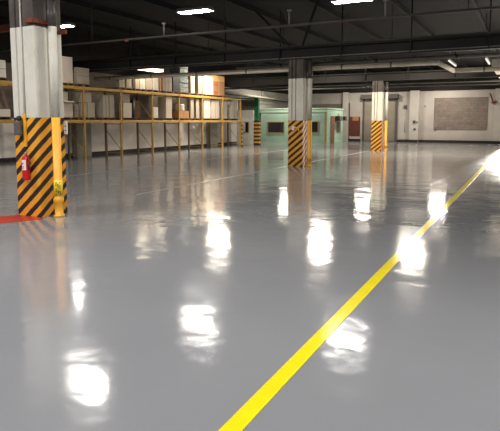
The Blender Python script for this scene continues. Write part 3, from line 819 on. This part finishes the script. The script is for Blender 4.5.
# ------------------------------------------------------------------ green portal, partition, office
t = thing('green_portal', (-17.1, 34, 0), 'green steel post and lintel with striped foot beyond the racking', 'frame')
MB().box(-17.40, -17.08, 34., 34.25, 1.74, 3.28, bev=.01).build('post', M['green'], t)
MB().box(-17.43, -17.00, 33.98, 34.27, 0, 1.74, bev=.01).build('striped_foot', M['haz2'], t)
MB().box(-19.18, -17.08, 34.0, 34.2, 3.28, 3.36).build('lintel', M['green'], t)
t = thing('partition_wall', (-18.3, 34.3, 0), 'off-white partition with small dark window, beside the green post', 'partition')
pw = MB(); pw.box(-18.86, -17.52, 34.06, 34.16, 0, 2.42); pw.build('panel', M['panelw'], t)
MB().box(-18.86, -17.52, 34.04, 34.2, 2.42, 2.47).build('top_rail', M['panelw'], t)
MB().box(-18.45, -17.85, 34.03, 34.058, .85, 1.65).build('window_frame', M['tan'], t)
MB().box(-18.12, -17.9, 34.015, 34.03, .9, 1.6).build('dark_pane', M['glassdk'], t)
MB().box(-18.4, -18.14, 34.015, 34.03, .9, 1.6).build('pale_pane', M['panelw'], t)
struct(MB().box(-18.86, -17.52, 34.3, 34.5, 2.42, 3.26).build('wall_partition', M['blockgrey']))

OX0, OX1, OY0, OY1, OZ = -18.85, -13.35, 38., 41.9, 2.58
t = thing('site_office', ((OX0+OX1)/2, (OY0+OY1)/2, 0), 'mint green flat-roofed office cabin against the far wall', 'office cabin')
MB().box(OX0, OX1, OY0, OY1, 0, OZ).build('wall_panel', M['mint'], t)
MB().box(OX0-.04, OX1+.05, OY0-.05, OY1+.04, OZ, OZ+.10, bev=.01).box(OX0-.02, OX1+.02, OY0-.03, OY0, OZ-.22, OZ).build('roof_edge', M['mintl'], t)
def owin(px0, px1, py0, py1, lab):
    p, q = on_y(px0, py0, OY0), on_y(px1, py1, OY0)
    f = MB(); w = .06
    f.box(p.x-w, q.x+w, OY0-.04, OY0-.001, p.z, p.z+w); f.box(p.x-w, q.x+w, OY0-.04, OY0-.001, q.z-w, q.z)
    f.box(p.x-w, p.x, OY0-.04, OY0-.001, q.z, p.z); f.box(q.x, q.x+w, OY0-.04, OY0-.001, q.z, p.z)
    fr = f.build('window_frame', M['tan'], t)
    MB().box(p.x, q.x, OY0-.02, OY0-.002, q.z, p.z).build('pane', M['glassdk'], fr)
owin(268.2, 283.8, 122.3, 132.6, '')
owin(309, 317.8, 122.0, 132.4, '')
def oside(py0, py1, px0, px1, name, m, mf=None, d=.03):
    p, q = on_x(px0, py0, OX1), on_x(px1, py1, OX1)
    z0 = max(0.01, q.z)
    if mf:
        fr = MB().box(OX1+.001, OX1+d, p.y-.06, q.y+.06, max(.005, z0-.06), p.z+.06).build(name + '_frame', mf, t)
        return MB().box(OX1+d+.001, OX1+d+.02, p.y, q.y, z0, p.z).build('pane' if name == 'window' else name + '_leaf', m, fr)
    return MB().box(OX1+.001, OX1+d, p.y, q.y, z0, p.z).build(name, m, t)
MB().box(OX1-.16, OX1+.012, OY0-.012, OY0-.001, .02, OZ-.22).build('corner_post', M['tan'], t)
oside(116, 144, 330.4, 333.6, 'door', M['door'], M['mintl'])
oside(122.3, 131.5, 336.6, 339.2, 'window', M['shade'], M['tan'])
oside(113.5, 120.5, 337.6, 338.8, 'tan_strip', M['tan'])
t2 = thing('air_conditioner', (OX1+.3, 40.6, 1.7), 'dark air conditioning box on the right side of the mint office', 'air conditioner')
p, q = on_x(338.5, 115.2, OX1+.3), on_x(341.8, 120.3, OX1+.3)
MB().box(OX1+.032, OX1+.4, p.y, q.y, 1.72, 2.08, bev=.02).build('casing', M['ac'], t2)
MB().box(OX1+.4, OX1+.41, p.y+.04, q.y-.04, 1.75, 2.04).build('grille', M['pipe'], t2)
t2 = thing('air_conditioner', (OX1+.3, 41.5, 1.7), 'second small dark box unit at the rear corner of the mint office', 'air conditioner')
MB().box(OX1+.032, OX1+.55, q.y+.12, min(q.y+.62, OY1), 1.74, 2.06, bev=.02).build('casing', M['ac'], t2)
MB().box(OX1+.55, OX1+.56, q.y+.16, min(q.y+.58, OY1-.04), 1.78, 2.02).build('grille', M['pipe'], t2)

# ------------------------------------------------------------------ far wall fittings
# roller shutter
d = struct(MB().box(-12.15, -9.58, Y1-.05, Y1-.01, .02, 3.45).build('door_1', M['shutter']))
b = MB(); z = .06
while z < 3.45: b.box(-12.12, -9.61, Y1-.066, Y1-.05, z, z+.055); z += .09
b.build('shutter_slats', M['shutter'], d)
b = MB(); b.box(-12.27, -12.15, Y1-.16, Y1-.001, 0, 3.5); b.box(-9.58, -9.45, Y1-.16, Y1-.001, 0, 3.5)
build_each(b, 'guide_rail', M['shutdk'], d)
MB().box(-12.42, -9.34, Y1-.42, Y1-.001, 3.5, 3.86, bev=.03).build('shutter_hood', M['shutdk'], d)
# maroon door
d = struct(MB().box(-13.4, -12.5, Y1-.06, Y1-.01, .42, 2.06).build('door_2', M['maroon']))
MB().box(-13.15, -12.62, Y1-.09, Y1-.061, 1.72, 2.05).build('orange_board', M['orange'], d)
MB().box(-13.4, -12.5, Y1-.10, Y1-.005, .2, .40).build('door_sill', M['pil'], d)
MB().box(-13.47, -13.41, Y1-.1, Y1-.001, .2, 3.2).build('frame_post', M['shutdk'], d)
# open loading door frame at the right end
d = struct(MB().box(DX0-.12, DX0, Y1-.1, Y1+.3, 0, DZ).box(DX1, DX1+.12, Y1-.1, Y1+.3, 0, DZ).box(DX0-.12, DX1+.12, Y1-.1, Y1+.3, DZ, DZ+.14).build('door_3', M['shutdk']))
def wallitem(name, px, py, w, h, dd, m, lab, cat, y=Y1, extra=None):
    p = on_y(px, py, y)
    t = thing(name, (p.x, y, p.z), lab, cat)
    MB().box(p.x-w/2, p.x+w/2, y-dd, y-.002, p.z-h/2, p.z+h/2, bev=.01).build('casing', m, t)
    MB().box(p.x-w*.3, p.x+w*.3, y-dd-.012, y-dd, p.z-h*.25, p.z+h*.25).build('face_plate', M['dkgrey'], t)
    if extra: extra(t, p)
    return t
wallitem('alarm_bell', 405.3, 107, .2, .26, .1, M['ac'], 'small dark alarm box high on the wall right of the shutter', 'alarm',
         extra=lambda t, p: MB().tube((p.x, Y1-.02, .8), (p.x, Y1-.02, p.z-.13), .018, n=8).build('wire', M['pil'], t))
wallitem('switch_box', 414.3, 121.8, .2, .2, .08, M['ac'], 'dark switch box on the pilaster left of the bricked opening', 'switch', Y1-.3)
wallitem('electric_socket', 417.5, 121.8, .12, .16, .06, M['pil'], 'pale socket beside the dark switch box on the pilaster', 'socket', Y1-.3)
wallitem('electric_socket', 414.6, 129, .14, .14, .06, M['ac'], 'dark socket below the switch box on the pilaster', 'socket', Y1-.3)
wallitem('electric_socket', 425.3, 106.3, .09, .09, .04, M['ac'], 'tiny dark fixture high left of the bricked opening', 'socket')
wallitem('electric_socket', 435.2, 130, .12, .1, .05, M['ac'], 'tiny dark fixture at the lower left corner of the bricked opening', 'socket')
p, q = on_y(490.2, 93.5, Y1-.32), on_y(493.6, 102.5, Y1-.32)
t = thing('steel_bracket', (p.x, Y1-.3, q.z), 'leaning rusty steel bracket high on the rightmost far wall', 'bracket')
MB().bar((p.x, Y1-.37, p.z), (q.x, Y1-.37, q.z), .16, .1).build('arm', M['rust'], t)
MB().box(q.x-.14, q.x+.2, Y1-.4, Y1-.002, q.z-.06, q.z+.08).build('foot_plate', M['rust'], t)

# ------------------------------------------------------------------ daylight outside + view
w = bpy.data.worlds.new('daylight'); sc.world = w; w.use_nodes = True
bg = w.node_tree.nodes['Background']; bg.inputs['Color'].default_value = (1., .95, .86, 1); bg.inputs['Strength'].default_value = 14.
sl = bpy.data.lights.new('door_glare_spot', 'SPOT'); sl.energy = 3.0e6; sl.shadow_soft_size = .6; sl.color = (1., .93, .82)  # added spot beyond the door, stands in for low daylight glare
sl.spot_size = math.radians(9); sl.spot_blend = .1
so = bpy.data.objects.new('door_glare_spot', sl); COL.objects.link(so)
so.location = (-.55, 70., 7.2)
so.rotation_euler = Vector((-.004, -1, -.150)).to_track_quat('-Z', 'Y').to_euler()
w.cycles.sampling_method = 'NONE'
vs = sc.view_settings
vs.view_transform = 'Standard'; vs.look = 'None'; vs.gamma = 1; vs.exposure = 0.; vs.use_curve_mapping = False
sc.cycles.use_denoising = True; sc.cycles.use_adaptive_sampling = False; sc.cycles.denoising_prefilter = 'ACCURATE'
sc.cycles.max_bounces = 8; sc.cycles.diffuse_bounces = 4; sc.cycles.glossy_bounces = 4
sc.cycles.sample_clamp_indirect = 8
sc.cycles.caustics_reflective = False; sc.cycles.caustics_refractive = False
